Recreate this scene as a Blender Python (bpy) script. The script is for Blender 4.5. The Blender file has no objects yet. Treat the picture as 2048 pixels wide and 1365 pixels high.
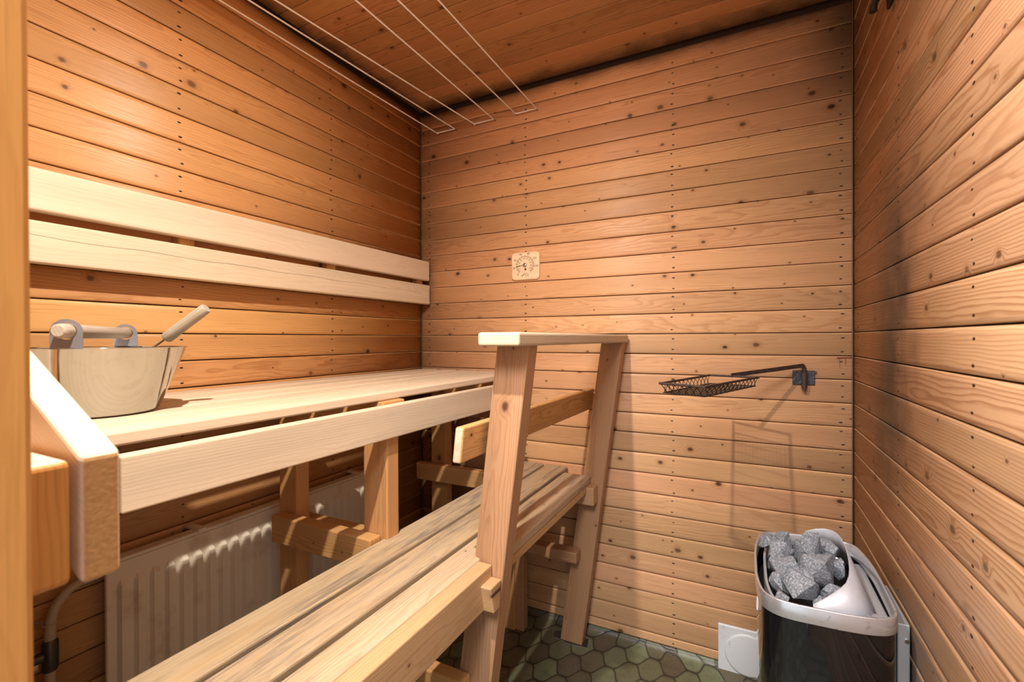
import bpy, bmesh, math, random
from math import sin, cos, pi, radians, sqrt
from mathutils import Vector, Matrix, noise

# ------------------------------------------------------------------ scene, camera, light
scene = bpy.context.scene
COL = scene.collection
random.seed(7)

CAM = Vector((1.3767, -1.7734, 1.1334))
YAW, PITCH, ROLL, FPX = -0.4679, -0.0044, -0.0033, 926.87
cam_data = bpy.data.cameras.new('camera')
cam_data.sensor_width = 36.0
cam_data.lens = FPX / 2048.0 * 36.0
cam_data.clip_start = 0.02
cam_data.dof.use_dof = True
cam_data.dof.focus_distance = 1.5
cam_data.dof.aperture_fstop = 6.3
cam = bpy.data.objects.new('camera', cam_data)
_f = Vector((sin(YAW) * cos(PITCH), cos(YAW) * cos(PITCH), sin(PITCH)))
_r = Vector((cos(YAW), -sin(YAW), 0.0))
_u = _r.cross(_f)
_r2 = _r * cos(ROLL) + _u * sin(ROLL)
_u2 = -_r * sin(ROLL) + _u * cos(ROLL)
cam.matrix_world = Matrix(((_r2.x, _u2.x, -_f.x, CAM.x), (_r2.y, _u2.y, -_f.y, CAM.y),
                           (_r2.z, _u2.z, -_f.z, CAM.z), (0, 0, 0, 1)))
COL.objects.link(cam)
scene.camera = cam

world = bpy.data.worlds.new('hall_light')
scene.world = world
world.use_nodes = True
world.node_tree.nodes['Background'].inputs[0].default_value = (0.86, 0.93, 1.0, 1)
world.node_tree.nodes['Background'].inputs[1].default_value = 1.00


def lamp(name, loc, target, size, watts, color):
    d = bpy.data.lights.new(name, 'AREA')
    d.shape = 'DISK'
    d.size = size
    d.energy = watts
    d.color = color
    o = bpy.data.objects.new(name, d)
    o.location = loc
    o.rotation_euler = (Vector(target) - Vector(loc)).to_track_quat('-Z', 'Y').to_euler()
    COL.objects.link(o)
    return o


lamp('sauna_lamp', (0.93, -1.54, 2.02), (0.90, -1.34, 0.60), 0.032, 31.0, (1.0, 0.925, 0.83))
lamp('hall_fill', (1.33, -2.45, 2.33), (1.15, -0.4, 0.5), 0.60, 46.0, (0.93, 0.95, 1.0))  # soft fill added in the unseen hall, set to brighten the lower walls

scene.view_settings.view_transform = 'Standard'
scene.view_settings.look = 'None'
scene.view_settings.exposure = 0.12
scene.view_settings.gamma = 1.0
scene.view_settings.use_curve_mapping = False
scene.cycles.max_bounces = 10
scene.cycles.diffuse_bounces = 6


# ------------------------------------------------------------------ materials
class NT:
    """small helper for node trees"""

    def __init__(self, name):
        self.mat = bpy.data.materials.new(name)
        self.mat.use_nodes = True
        self.t = self.mat.node_tree
        self.bsdf = self.t.nodes['Principled BSDF']

    def n(self, typ, **kw):
        nd = self.t.nodes.new(typ)
        for k, v in kw.items():
            setattr(nd, k, v)
        return nd

    def link(self, a, b):
        self.t.links.new(a, b)

    def put(self, sock, v):
        if hasattr(v, 'is_output') or isinstance(v, bpy.types.NodeSocket):
            self.link(v, sock)
        else:
            sock.default_value = v

    def m(self, op, a, b=0.0, c=0.0, clamp=False):
        nd = self.n('ShaderNodeMath', operation=op, use_clamp=clamp)
        self.put(nd.inputs[0], a)
        self.put(nd.inputs[1], b)
        self.put(nd.inputs[2], c)
        return nd.outputs[0]

    def comb(self, x, y, z):
        nd = self.n('ShaderNodeCombineXYZ')
        for i, v in enumerate((x, y, z)):
            self.put(nd.inputs[i], v)
        return nd.outputs[0]

    def sep(self, v):
        nd = self.n('ShaderNodeSeparateXYZ')
        self.link(v, nd.inputs[0])
        return nd.outputs

    def noise(self, vec, scale=1.0, detail=2.0, rough=0.5):
        nd = self.n('ShaderNodeTexNoise')
        self.link(vec, nd.inputs['Vector'])
        nd.inputs['Scale'].default_value = scale
        nd.inputs['Detail'].default_value = detail
        nd.inputs['Roughness'].default_value = rough
        return nd.outputs[0]

    def mix(self, fac, a, b, mode='MIX'):
        nd = self.n('ShaderNodeMix', data_type='RGBA', blend_type=mode)
        self.put(nd.inputs[0], fac)
        self.put(nd.inputs[6], a)
        self.put(nd.inputs[7], b)
        return nd.outputs[2]

    def ramp(self, fac, stops):
        nd = self.n('ShaderNodeValToRGB')
        self.link(fac, nd.inputs[0])
        el = nd.color_ramp.elements
        while len(el) < len(stops):
            el.new(0.5)
        for e, (p, c) in zip(el, stops):
            e.position = p
            e.color = c if len(c) == 4 else (*c, 1)
        return nd.outputs[0]

    def smooth(self, v, lo, hi):
        nd = self.n('ShaderNodeMapRange', interpolation_type='SMOOTHSTEP')
        self.put(nd.inputs[0], v)
        nd.inputs[1].default_value = lo
        nd.inputs[2].default_value = hi
        return nd.outputs[0]

    def bump(self, h, strength, dist=0.001):
        nd = self.n('ShaderNodeBump')
        nd.inputs['Strength'].default_value = strength
        nd.inputs['Distance'].default_value = dist
        self.link(h, nd.inputs['Height'])
        self.link(nd.outputs[0], self.bsdf.inputs['Normal'])


def rgba(c):
    return (c[0], c[1], c[2], 1.0)


def wood(name, light, dark, knot=(0.060, 0.020, 0.008), knots=0.45, ring_amt=0.55, ring_sp=0.0042,
         rough=0.5, spec=0.3, var=0.18, streak=0.25, stain=None, weather=0.0, bump=0.25):
    """solid-wood material: growth rings of a log cut along local x (attribute wc), knots, fibres"""
    k = NT(name)
    at = k.n('ShaderNodeAttribute', attribute_name='wc')
    ap = k.n('ShaderNodeAttribute', attribute_name='pid')
    pid = ap.outputs['Fac']
    x, y, z = k.sep(at.outputs['Vector'])[:3]
    wn = k.n('ShaderNodeTexWhiteNoise', noise_dimensions='1D')
    k.link(pid, wn.inputs['W'])
    r1, r2, r3 = k.sep(wn.outputs['Color'])[:3]
    wn2 = k.n('ShaderNodeTexWhiteNoise', noise_dimensions='1D')
    k.link(k.m('ADD', pid, 71.3), wn2.inputs['W'])
    r4, r5, r6 = k.sep(wn2.outputs['Color'])[:3]
    off = k.m('MULTIPLY', pid, 17.31)
    P = k.comb(k.m('ADD', x, off), k.m('MULTIPLY', y, 5.0), k.m('MULTIPLY_ADD', z, 5.0, k.m('MULTIPLY', pid, 3.7)))
    w1 = k.m('SUBTRACT', k.noise(P, 1.5, 2.0), 0.5)
    w2 = k.m('SUBTRACT', k.noise(P, 4.5, 2.0), 0.5)
    PF = k.comb(k.m('MULTIPLY_ADD', x, 7.0, off), k.m('MULTIPLY', y, 230.0), k.m('MULTIPLY', z, 230.0))
    fib = k.noise(PF, 1.0, 3.0, 0.6)
    # log centre relative to the board
    yc = k.m('ADD', k.m('ADD', y, k.m('MULTIPLY', k.m('SUBTRACT', r1, 0.5), 0.11)), k.m('MULTIPLY', w1, 0.03))
    zc = k.m('ADD', k.m('ADD', z, k.m('MULTIPLY_ADD', r2, 0.05, 0.012)),
             k.m('ADD', k.m('MULTIPLY', x, k.m('MULTIPLY', k.m('SUBTRACT', r3, 0.5), 0.05)), k.m('MULTIPLY', w2, 0.022)))
    rad = k.m('SQRT', k.m('ADD', k.m('MULTIPLY', yc, yc), k.m('MULTIPLY', zc, zc)))
    # knots
    V = k.comb(k.m('MULTIPLY_ADD', x, 8.0, k.m('MULTIPLY', pid, 7.37)), k.m('MULTIPLY_ADD', y, 11.0, k.m('MULTIPLY', pid, 3.19)), 0.0)
    vo = k.n('ShaderNodeTexVoronoi', voronoi_dimensions='2D', feature='F1')
    k.link(V, vo.inputs['Vector'])
    vo.inputs['Scale'].default_value = 1.0
    d = k.m('ADD', vo.outputs['Distance'], k.m('MULTIPLY', k.m('SUBTRACT', k.noise(V, 9.0, 1.0), 0.5), 0.03))
    kr, kg, kb = k.sep(vo.outputs['Color'])[:3]
    keep = k.m('GREATER_THAN', kr, 1.0 - knots)
    size = k.m('MULTIPLY_ADD', k.m('MULTIPLY', kg, k.m('MULTIPLY', kg, kg)), 0.075, 0.024)
    dn = k.m('DIVIDE', d, size)
    core = k.m('MULTIPLY', keep, k.m('SUBTRACT', 1.0, k.smooth(dn, 0.55, 1.15)))
    rim = k.m('MULTIPLY', keep, k.m('SUBTRACT', 1.0, k.smooth(k.m('ABSOLUTE', k.m('SUBTRACT', dn, 1.0)), 0.05, 0.35)))
    halo = k.m('MULTIPLY', keep, k.m('SUBTRACT', 1.0, k.smooth(dn, 0.9, 3.2)))
    rad = k.m('ADD', rad, k.m('MULTIPLY', halo, 0.007))
    ring = k.m('FRACT', k.m('ADD', k.m('DIVIDE', rad, ring_sp), k.m('MULTIPLY', fib, 0.35)))
    late = k.ramp(ring, [(0.0, (0.05,) * 3), (0.45, (0.10,) * 3), (0.82, (1,) * 3), (0.90, (0.9,) * 3), (1.0, (0.05,) * 3)])
    lateamt = k.m('MULTIPLY', late, k.m('MULTIPLY_ADD', r4, 0.6 * ring_amt, 0.5 * ring_amt))
    col = k.mix(lateamt, rgba(light), rgba(dark))
    # fibre streaks and broad tone
    col = k.mix(k.m('MULTIPLY', k.smooth(fib, 0.52, 0.75), streak), col, rgba([c * 0.62 for c in dark]))
    broad = k.noise(k.comb(k.m('MULTIPLY_ADD', x, 1.3, off), k.m('MULTIPLY', y, 16.0), k.m('MULTIPLY', z, 16.0)), 1.0, 2.0)
    val = k.m('ADD', k.m('MULTIPLY_ADD', k.m('SUBTRACT', r5, 0.5), 2 * var, 1.0), k.m('MULTIPLY', k.m('SUBTRACT', broad, 0.5), 0.42))
    hsv = k.n('ShaderNodeHueSaturation')
    k.put(hsv.inputs['Hue'], k.m('MULTIPLY_ADD', k.m('SUBTRACT', r6, 0.5), 0.012, 0.5))
    k.put(hsv.inputs['Value'], val)
    k.put(hsv.inputs['Saturation'], 1.0)
    k.link(col, hsv.inputs['Color'])
    col = hsv.outputs[0]
    # knots on top
    col = k.mix(k.m('MULTIPLY', halo, 0.28), col, rgba([c * 0.75 for c in dark]))
    col = k.mix(k.m('MULTIPLY', core, k.m('MULTIPLY_ADD', kb, 0.30, 0.65)), col, rgba(knot))
    col = k.mix(k.m('MULTIPLY', rim, 0.22), col, rgba([c * 0.5 for c in knot]))
    if weather > 0:
        wv = k.noise(k.comb(k.m('MULTIPLY_ADD', x, 8.0, off), k.m('MULTIPLY', y, 120.0), k.m('MULTIPLY', z, 120.0)), 1.0, 4.0, 0.65)
        wb = k.noise(P, 2.6, 2.0)
        wf = k.m('MULTIPLY', k.smooth(wv, 0.43, 0.64), k.smooth(wb, 0.34, 0.62))
        col = k.mix(k.m('MULTIPLY', wf, weather), col, (0.165, 0.135, 0.115, 1))
        yb = k.noise(P, 3.3, 3.0)
        col = k.mix(k.m('MULTIPLY', k.smooth(yb, 0.5, 0.7), 0.45 * weather), col, (0.52, 0.33, 0.15, 1))
    if stain:
        col = stain(k, col)
    k.link(col, k.bsdf.inputs['Base Color'])
    k.put(k.bsdf.inputs['Roughness'], k.m('MULTIPLY_ADD', fib, 0.22, rough - 0.1))
    k.bsdf.inputs['Specular IOR Level'].default_value = spec
    k.bump(k.m('ADD', k.m('MULTIPLY', late, 0.35), k.m('ADD', fib, k.m('MULTIPLY', core, 1.5))), bump, 0.0007)
    return k.mat


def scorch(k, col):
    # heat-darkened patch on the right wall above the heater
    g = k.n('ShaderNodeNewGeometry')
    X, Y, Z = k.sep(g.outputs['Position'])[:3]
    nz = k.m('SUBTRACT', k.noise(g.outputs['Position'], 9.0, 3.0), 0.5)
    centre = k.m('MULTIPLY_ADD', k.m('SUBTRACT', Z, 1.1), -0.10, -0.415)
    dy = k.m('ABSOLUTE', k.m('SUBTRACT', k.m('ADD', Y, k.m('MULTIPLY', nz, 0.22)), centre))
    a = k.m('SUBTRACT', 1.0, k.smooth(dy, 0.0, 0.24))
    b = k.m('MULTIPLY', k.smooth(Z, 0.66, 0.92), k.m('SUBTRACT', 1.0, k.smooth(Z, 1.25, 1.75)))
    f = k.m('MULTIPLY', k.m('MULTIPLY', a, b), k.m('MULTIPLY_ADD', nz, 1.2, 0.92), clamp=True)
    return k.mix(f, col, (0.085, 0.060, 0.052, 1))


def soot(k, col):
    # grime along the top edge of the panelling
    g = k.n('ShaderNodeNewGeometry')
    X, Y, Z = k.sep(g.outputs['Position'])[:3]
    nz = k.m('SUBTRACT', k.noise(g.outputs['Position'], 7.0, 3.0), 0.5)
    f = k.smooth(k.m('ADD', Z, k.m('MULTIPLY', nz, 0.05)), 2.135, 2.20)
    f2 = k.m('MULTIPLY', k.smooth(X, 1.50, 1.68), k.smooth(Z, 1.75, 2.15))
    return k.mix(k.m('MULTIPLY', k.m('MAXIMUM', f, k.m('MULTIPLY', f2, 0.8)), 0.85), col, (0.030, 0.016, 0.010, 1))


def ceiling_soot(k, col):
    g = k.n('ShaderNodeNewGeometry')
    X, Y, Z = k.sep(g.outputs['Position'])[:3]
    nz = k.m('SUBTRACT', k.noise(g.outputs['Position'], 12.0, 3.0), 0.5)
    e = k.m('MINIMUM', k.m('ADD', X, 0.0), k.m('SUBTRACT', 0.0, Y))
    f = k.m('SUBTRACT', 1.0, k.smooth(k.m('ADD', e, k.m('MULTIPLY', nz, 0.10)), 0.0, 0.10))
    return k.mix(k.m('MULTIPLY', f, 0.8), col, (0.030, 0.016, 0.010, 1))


def simple(name, color, rough=0.5, metal=0.0, spec=0.5, speck=None, bump=None, coat=0.0):
    k = NT(name)
    co = k.n('ShaderNodeTexCoord').outputs['Object']
    if speck:
        sc, c2, lo, hi = speck
        f = k.smooth(k.noise(co, sc, 4.0, 0.6), lo, hi)
        k.link(k.mix(f, rgba(color), rgba(c2)), k.bsdf.inputs['Base Color'])
    else:
        f = k.noise(co, 30.0, 3.0)
        k.link(k.mix(k.m('MULTIPLY', f, 0.25), rgba(color), rgba([c * 0.75 for c in color])), k.bsdf.inputs['Base Color'])
    k.bsdf.inputs['Roughness'].default_value = rough
    k.bsdf.inputs['Metallic'].default_value = metal
    k.bsdf.inputs['Specular IOR Level'].default_value = spec
    k.bsdf.inputs['Coat Weight'].default_value = coat
    if bump:
        k.bump(k.noise(co, bump[0], 3.0), bump[1], bump[2])
    return k.mat


M = {}
M['pine_left'] = wood('aged_pine_left', (0.56, 0.300, 0.115), (0.34, 0.140, 0.038), knots=0.42, spec=0.28, rough=0.42, stain=soot, ring_amt=0.55, streak=0.35)
M['pine_back'] = wood('aged_pine_back', (0.66, 0.375, 0.190), (0.42, 0.185, 0.070), knots=0.58, spec=0.28, rough=0.44, stain=soot, ring_amt=0.55, streak=0.35)
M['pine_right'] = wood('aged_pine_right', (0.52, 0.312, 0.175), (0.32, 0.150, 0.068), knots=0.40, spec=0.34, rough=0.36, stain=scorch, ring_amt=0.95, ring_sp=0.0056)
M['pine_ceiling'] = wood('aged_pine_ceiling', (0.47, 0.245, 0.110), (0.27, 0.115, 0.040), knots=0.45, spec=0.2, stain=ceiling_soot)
M['pine_jamb'] = wood('varnished_pine', (0.50, 0.225, 0.055), (0.37, 0.145, 0.028), knots=0.2, spec=0.3, rough=0.42)
M['aspen'] = wood('pale_aspen', (0.68, 0.545, 0.395), (0.56, 0.420, 0.280), knots=0.0, ring_amt=0.42, rough=0.52, spec=0.25, var=0.06, streak=0.16)
M['bench_grey'] = wood('weathered_bench', (0.50, 0.365, 0.230), (0.35, 0.230, 0.125), knots=0.10, ring_amt=0.55, rough=0.55, var=0.08, streak=0.4, weather=0.8)
M['fascia'] = wood('bench_front', (0.52, 0.315, 0.160), (0.37, 0.195, 0.080), knots=0.22, ring_amt=0.6, var=0.06, streak=0.3)
M['post'] = wood('post_pine', (0.43, 0.235, 0.125), (0.28, 0.125, 0.055), knots=0.25, ring_amt=0.85, ring_sp=0.0048, var=0.08, streak=0.3)
M['frame_pine'] = wood('frame_pine', (0.58, 0.315, 0.125), (0.38, 0.170, 0.050), knots=0.35, ring_amt=0.7, var=0.08)
M['rail_wood'] = wood('rail_wood', (0.58, 0.440, 0.300), (0.40, 0.270, 0.160), knots=0.05, ring_amt=0.5, var=0.05, streak=0.35)
M['birch_grey'] = wood('worn_birch', (0.42, 0.355, 0.275), (0.26, 0.205, 0.15), knots=0.0, ring_amt=0.5, var=0.04, streak=0.8, rough=0.65)
M['shaded_end'] = simple('shaded_end_grain', (0.46, 0.245, 0.085), 0.6, speck=(190, (0.40, 0.205, 0.066), 0.40, 0.75), bump=(220, 0.5, 0.0008))  # end grain with the orange shade of an unlit face painted in
M['end_pale'] = simple('pale_end_grain', (0.60, 0.46, 0.33), 0.6, speck=(60, (0.52, 0.36, 0.22), 0.45, 0.7), bump=(220, 0.5, 0.0008))
M['plaque'] = wood('plaque_wood', (0.82, 0.60, 0.38), (0.70, 0.46, 0.26), knots=0.0, ring_amt=0.3, var=0.0, streak=0.1)


M['steel'] = simple('brushed_steel', (0.62, 0.60, 0.57), 0.22, 1.0, speck=(60, (0.48, 0.44, 0.38), 0.5, 0.75))
M['bucket_steel'] = simple('bucket_steel', (0.46, 0.445, 0.41), 0.07, 1.0, speck=(60, (0.40, 0.38, 0.33), 0.52, 0.78), bump=(6, 0.03, 0.002))
M['grey_metal'] = simple('grey_painted_metal', (0.36, 0.38, 0.41), 0.38, 0.3)
M['ear_metal'] = simple('ear_metal', (0.30, 0.30, 0.335), 0.42, 0.6)
M['rim_metal'] = simple('polished_rim', (0.66, 0.67, 0.70), 0.26, 0.75, speck=(70, (0.30, 0.26, 0.26), 0.58, 0.78))
M['collar_metal'] = simple('heated_steel', (0.52, 0.52, 0.56), 0.48, 0.35, speck=(14, (0.44, 0.41, 0.42), 0.5, 0.8))
M['black_gloss'] = simple('black_glossy_shell', (0.006, 0.006, 0.007), 0.06, 0.0, spec=0.6, speck=(420, (0.10, 0.10, 0.10), 0.70, 0.78), coat=0.3)
M['joint'] = simple('dark_joint', (0.030, 0.012, 0.005), 0.8)
M['black'] = simple('black_cavity', (0.010, 0.010, 0.011), 0.6)
M['light_grey'] = simple('galvanised_edge', (0.55, 0.57, 0.59), 0.35, 0.6)
M['rust'] = simple('rusted_iron', (0.065, 0.034, 0.022), 0.62, 0.3, speck=(90, (0.028, 0.022, 0.022), 0.4, 0.65), bump=(180, 0.4, 0.0008))
M['dark_plate'] = simple('dark_plate', (0.035, 0.034, 0.042), 0.55, 0.3, speck=(140, (0.10, 0.095, 0.11), 0.5, 0.7), bump=(150, 0.5, 0.0008))
M['wire_black'] = simple('black_wire', (0.020, 0.015, 0.014), 0.5, 0.4)
M['cord'] = simple('pale_cord', (0.86, 0.80, 0.74), 0.7)
M['hook_metal'] = simple('hook_metal', (0.20, 0.15, 0.11), 0.5, 0.6)
M['nail'] = simple('nail_head', (0.040, 0.018, 0.009), 0.5, 0.3)
M['vent_white'] = simple('worn_white_plastic', (0.66, 0.67, 0.68), 0.42, speck=(26, (0.50, 0.49, 0.48), 0.6, 0.72))
M['radiator'] = simple('yellowed_radiator_enamel', (0.76, 0.67, 0.53), 0.42, speck=(9, (0.58, 0.47, 0.34), 0.5, 0.75))
M['pipe_paint'] = simple('pipe_paint', (0.46, 0.36, 0.24), 0.5)
M['brass_dark'] = simple('tarnished_fitting', (0.10, 0.085, 0.065), 0.4, 0.7)
M['chrome'] = simple('chrome_nut', (0.72, 0.70, 0.66), 0.18, 1.0)
M['ink'] = simple('scale_ink', (0.050, 0.022, 0.012), 0.6)
M['sheet'] = simple('floor_sheet', (0.035, 0.033, 0.030), 0.16, 0.0, spec=0.6)
M['sheet_edge'] = simple('floor_sheet_edge', (0.55, 0.54, 0.50), 0.3, 0.6)
M['glass_hub'] = simple('hub_metal', (0.55, 0.47, 0.42), 0.25, 0.8)
M['red_brown'] = simple('sealant_drip', (0.16, 0.03, 0.010), 0.4)


def stone_material():
    k = NT('grey_stone')
    co = k.n('ShaderNodeTexCoord').outputs['Object']
    a = k.noise(co, 260.0, 3.0, 0.7)
    b = k.noise(co, 620.0, 2.0, 0.6)
    c = k.noise(co, 22.0, 3.0)
    v = k.m('ADD', k.m('MULTIPLY', a, 0.55), k.m('MULTIPLY', b, 0.45))
    col = k.ramp(v, [(0.36, (0.055, 0.058, 0.066)), (0.47, (0.14, 0.147, 0.165)), (0.55, (0.215, 0.225, 0.25)), (0.67, (0.55, 0.56, 0.60))])
    col = k.mix(k.m('MULTIPLY', k.smooth(c, 0.5, 0.75), 0.45), col, (0.085, 0.085, 0.09, 1))
    k.link(col, k.bsdf.inputs['Base Color'])
    k.bsdf.inputs['Roughness'].default_value = 0.75
    k.bump(k.m('ADD', a, k.m('MULTIPLY', c, 0.8)), 0.55, 0.0022)
    return k.mat


M['stone'] = stone_material()


def vinyl_material():
    """ogee-tile patterned vinyl, long points along x"""
    k = NT('patterned_vinyl')
    at = k.n('ShaderNodeAttribute', attribute_name='wc')
    wv = at.outputs['Vector']
    x, y, z = k.sep(wv)[:3]
    v = k.m('DIVIDE', k.m('ADD', k.m('MULTIPLY_ADD', y, -0.07, x), 0.069), 0.0640)
    u = k.m('DIVIDE', k.m('ADD', k.m('MULTIPLY_ADD', x, 0.07, y), 0.002), 0.0620)
    c0 = k.m('COSINE', k.m('MULTIPLY', v, pi))
    c3 = k.m('COSINE', k.m('MULTIPLY', v, 3 * pi))
    w = k.m('ADD', k.m('MULTIPLY', c0, 0.575), k.m('MULTIPLY', c3, -0.075))
    a = k.m('DIVIDE', k.m('SUBTRACT', u, w), 2.0)
    b = k.m('DIVIDE', k.m('ADD', k.m('SUBTRACT', u, 1.0), w), 2.0)
    fa, fb = k.m('FLOOR', a), k.m('FLOOR', b)
    da = k.m('ABSOLUTE', k.m('SUBTRACT', k.m('FRACT', k.m('ADD', a, 0.5)), 0.5))
    db = k.m('ABSOLUTE', k.m('SUBTRACT', k.m('FRACT', k.m('ADD', b, 0.5)), 0.5))
    d = k.m('MINIMUM', da, db)
    s = k.m('ADD', fa, fb)
    par = k.m('FLOORED_MODULO', s, 2.0)
    vid = k.m('FLOOR', k.m('DIVIDE', k.m('ADD', v, k.m('SUBTRACT', 1.0, par)), 2.0))
    wn = k.n('ShaderNodeTexWhiteNoise', noise_dimensions='2D')
    k.link(k.comb(s, vid, 0.0), wn.inputs['Vector'])
    rc = k.sep(wn.outputs['Color'])
    base = k.ramp(rc[0], [(0.0, (0.074, 0.054, 0.032)), (0.35, (0.096, 0.080, 0.044)), (0.65, (0.112, 0.114, 0.060)), (1.0, (0.150, 0.172, 0.095))])
    tex = k.noise(wv, 330.0, 3.0, 0.7)
    mott = k.noise(wv, 26.0, 4.0, 0.6)
    base = k.mix(k.m('MULTIPLY', k.smooth(tex, 0.45, 0.7), 0.55), base, (0.27, 0.26, 0.17, 1))
    base = k.mix(k.m('MULTIPLY', k.smooth(mott, 0.45, 0.75), 0.4), base, (0.050, 0.042, 0.028, 1))
    line = k.m('SUBTRACT', 1.0, k.smooth(d, 0.020, 0.050))
    edge = k.m('SUBTRACT', 1.0, k.smooth(d, 0.03, 0.16))
    base = k.mix(k.m('MULTIPLY', edge, 0.35), base, (0.045, 0.038, 0.025, 1))
    base = k.mix(k.m('MULTIPLY', line, 0.85), base, (0.022, 0.018, 0.012, 1))
    k.link(base, k.bsdf.inputs['Base Color'])
    k.put(k.bsdf.inputs['Roughness'], k.m('MULTIPLY_ADD', mott, 0.20, 0.20))
    k.bsdf.inputs['Specular IOR Level'].default_value = 0.5
    k.bump(k.m('ADD', k.m('MULTIPLY', tex, 0.6), k.m('MULTIPLY', k.smooth(d, 0.0, 0.12), 1.2)), 0.7, 0.0014)
    return k.mat


M['vinyl'] = vinyl_material()


# ------------------------------------------------------------------ mesh building
_pid = [1.0]


def next_pid():
    _pid[0] += 1.0
    return _pid[0]


class MB:
    """collects shapes; build() links them as ONE mesh object"""

    def __init__(self):
        self.v, self.f, self.wc, self.pid, self.sm, self.mi = [], [], [], [], [], []

    def add(self, verts, faces, wc=None, pid=0.0, smooth=False, mi=0):
        b = len(self.v)
        self.v += [Vector(p) for p in verts]
        self.wc += [Vector(p) for p in (wc if wc is not None else verts)]
        self.pid += [pid] * len(verts)
        for fc in faces:
            self.f.append([b + i for i in fc])
            self.sm.append(smooth)
            self.mi.append(mi)

    def from_bm(self, bm, mat=None, wc_local=True, pid=0.0, smooth=False, mi=0):
        bm.verts.index_update()
        loc = [v.co.copy() for v in bm.verts]
        pos = [mat @ p for p in loc] if mat else loc
        self.add(pos, [[v.index for v in f.verts] for f in bm.faces], loc if wc_local else pos, pid, smooth, mi)
        bm.free()

    def box(self, x0, x1, y0, y1, z0, z1, bevel=0.003, seg=2, pid=None, mi=0, shape=None, mat=None):
        """axis-aligned board; its long side becomes local x of the wood"""
        dims = [x1 - x0, y1 - y0, z1 - z0]
        order = sorted(range(3), key=lambda i: -dims[i])
        c = Vector(((x0 + x1) / 2, (y0 + y1) / 2, (z0 + z1) / 2))
        bm = bmesh.new()
        bmesh.ops.create_cube(bm, size=1.0)
        for v in bm.verts:
            v.co = Vector((v.co.x * dims[0], v.co.y * dims[1], v.co.z * dims[2]))
        if bevel > 0:
            bmesh.ops.bevel(bm, geom=list(bm.edges), offset=min(bevel, min(dims) * 0.45), segments=seg, affect='EDGES', profile=0.5)
        bm.verts.index_update()
        loc = [v.co.copy() for v in bm.verts]
        wc = [Vector((p[order[0]], p[order[1]], p[order[2]])) for p in loc]
        pos = [p + c for p in loc]
        if shape:
            pos = [shape(p) for p in pos]
        if mat:
            pos = [mat @ p for p in pos]
        self.add(pos, [[v.index for v in f.verts] for f in bm.faces], wc, next_pid() if pid is None else pid, False, mi)
        bm.free()
        return self

    def tube(self, pts, r, n=8, closed=False, smooth=True, caps=True, mi=0, pid=0.0):
        pts = [Vector(p) for p in pts]
        k = len(pts)
        rs = r if isinstance(r, (list, tuple)) else [r] * k
        ups = None
        rings = []
        for i, p in enumerate(pts):
            if closed:
                t = (pts[(i + 1) % k] - pts[i - 1])
            else:
                t = pts[min(i + 1, k - 1)] - pts[max(i - 1, 0)]
            t.normalize()
            if ups is None:
                ups = Vector((0, 0, 1)) if abs(t.z) < 0.9 else Vector((1, 0, 0))
            a = t.cross(ups)
            if a.length < 1e-5:
                a = t.orthogonal()
            a.normalize()
            ups = a.cross(t).normalized()
            rings.append([p + (a * cos(2 * pi * j / n) + ups * sin(2 * pi * j / n)) * rs[i] for j in range(n)])
        verts = [q for ring in rings for q in ring]
        faces = []
        for i in range(k if closed else k - 1):
            for j in range(n):
                a, b = i * n + j, i * n + (j + 1) % n
                c, d = ((i + 1) % k) * n + (j + 1) % n, ((i + 1) % k) * n + j
                faces.append((a, b, c, d))
        L = 0.0
        wc = []
        for i in range(k):
            if i:
                L += (pts[i] - pts[i - 1]).length
            for j in range(n):
                wc.append(Vector((L, rs[i] * cos(2 * pi * j / n), rs[i] * sin(2 * pi * j / n))))
        self.add(verts, faces, wc, pid, smooth, mi)
        if caps and not closed:
            self.add(verts[:n], [tuple(range(n))[::-1]], wc[:n], pid, False, mi)
            self.add(verts[-n:], [tuple(range(n))], wc[-n:], pid, False, mi)
        return self

    def lathe(self, prof, n=48, center=(0, 0, 0), smooth=True, mi=0, mat=None):
        verts, faces = [], []
        c = Vector(center)
        for (r, z) in prof:
            for j in range(n):
                p = Vector((r * cos(2 * pi * j / n), r * sin(2 * pi * j / n), z))
                verts.append((mat @ p if mat else p) + c)
        for i in range(len(prof) - 1):
            for j in range(n):
                faces.append((i * n + j, i * n + (j + 1) % n, (i + 1) * n + (j + 1) % n, (i + 1) * n + j))
        self.add(verts, faces, None, 0.0, smooth, mi)
        return self

    def loops(self, loops, smooth=True, closed=True, cap0=False, cap1=False, mi=0):
        n = len(loops[0])
        verts = [Vector(p) for l in loops for p in l]
        faces = []
        for i in range(len(loops) - 1):
            for j in range(n if closed else n - 1):
                faces.append((i * n + j, i * n + (j + 1) % n, (i + 1) * n + (j + 1) % n, (i + 1) * n + j))
        if cap0:
            faces.append(tuple(range(n))[::-1])
        if cap1:
            faces.append(tuple(range((len(loops) - 1) * n, len(loops) * n)))
        self.add(verts, faces, None, 0.0, smooth, mi)
        return self

    def build(self, name, mats, parent=None, autosmooth=None):
        me = bpy.data.meshes.new(name)
        o = bpy.data.objects.new(name, me)
        base = Vector((0, 0, 0))
        if parent is not None:
            base = ORIGIN[parent.name]
        elif self.v:
            xs, ys, zs = [p.x for p in self.v], [p.y for p in self.v], [p.z for p in self.v]
            base = Vector(((min(xs) + max(xs)) / 2, (min(ys) + max(ys)) / 2, min(zs)))
            o.location = base
        me.from_pydata([p - base for p in self.v], [], self.f)
        a = me.attributes.new('wc', 'FLOAT_VECTOR', 'POINT')
        a.data.foreach_set('vector', [c for p in self.wc for c in p])
        b = me.attributes.new('pid', 'FLOAT', 'POINT')
        b.data.foreach_set('value', self.pid)
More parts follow.
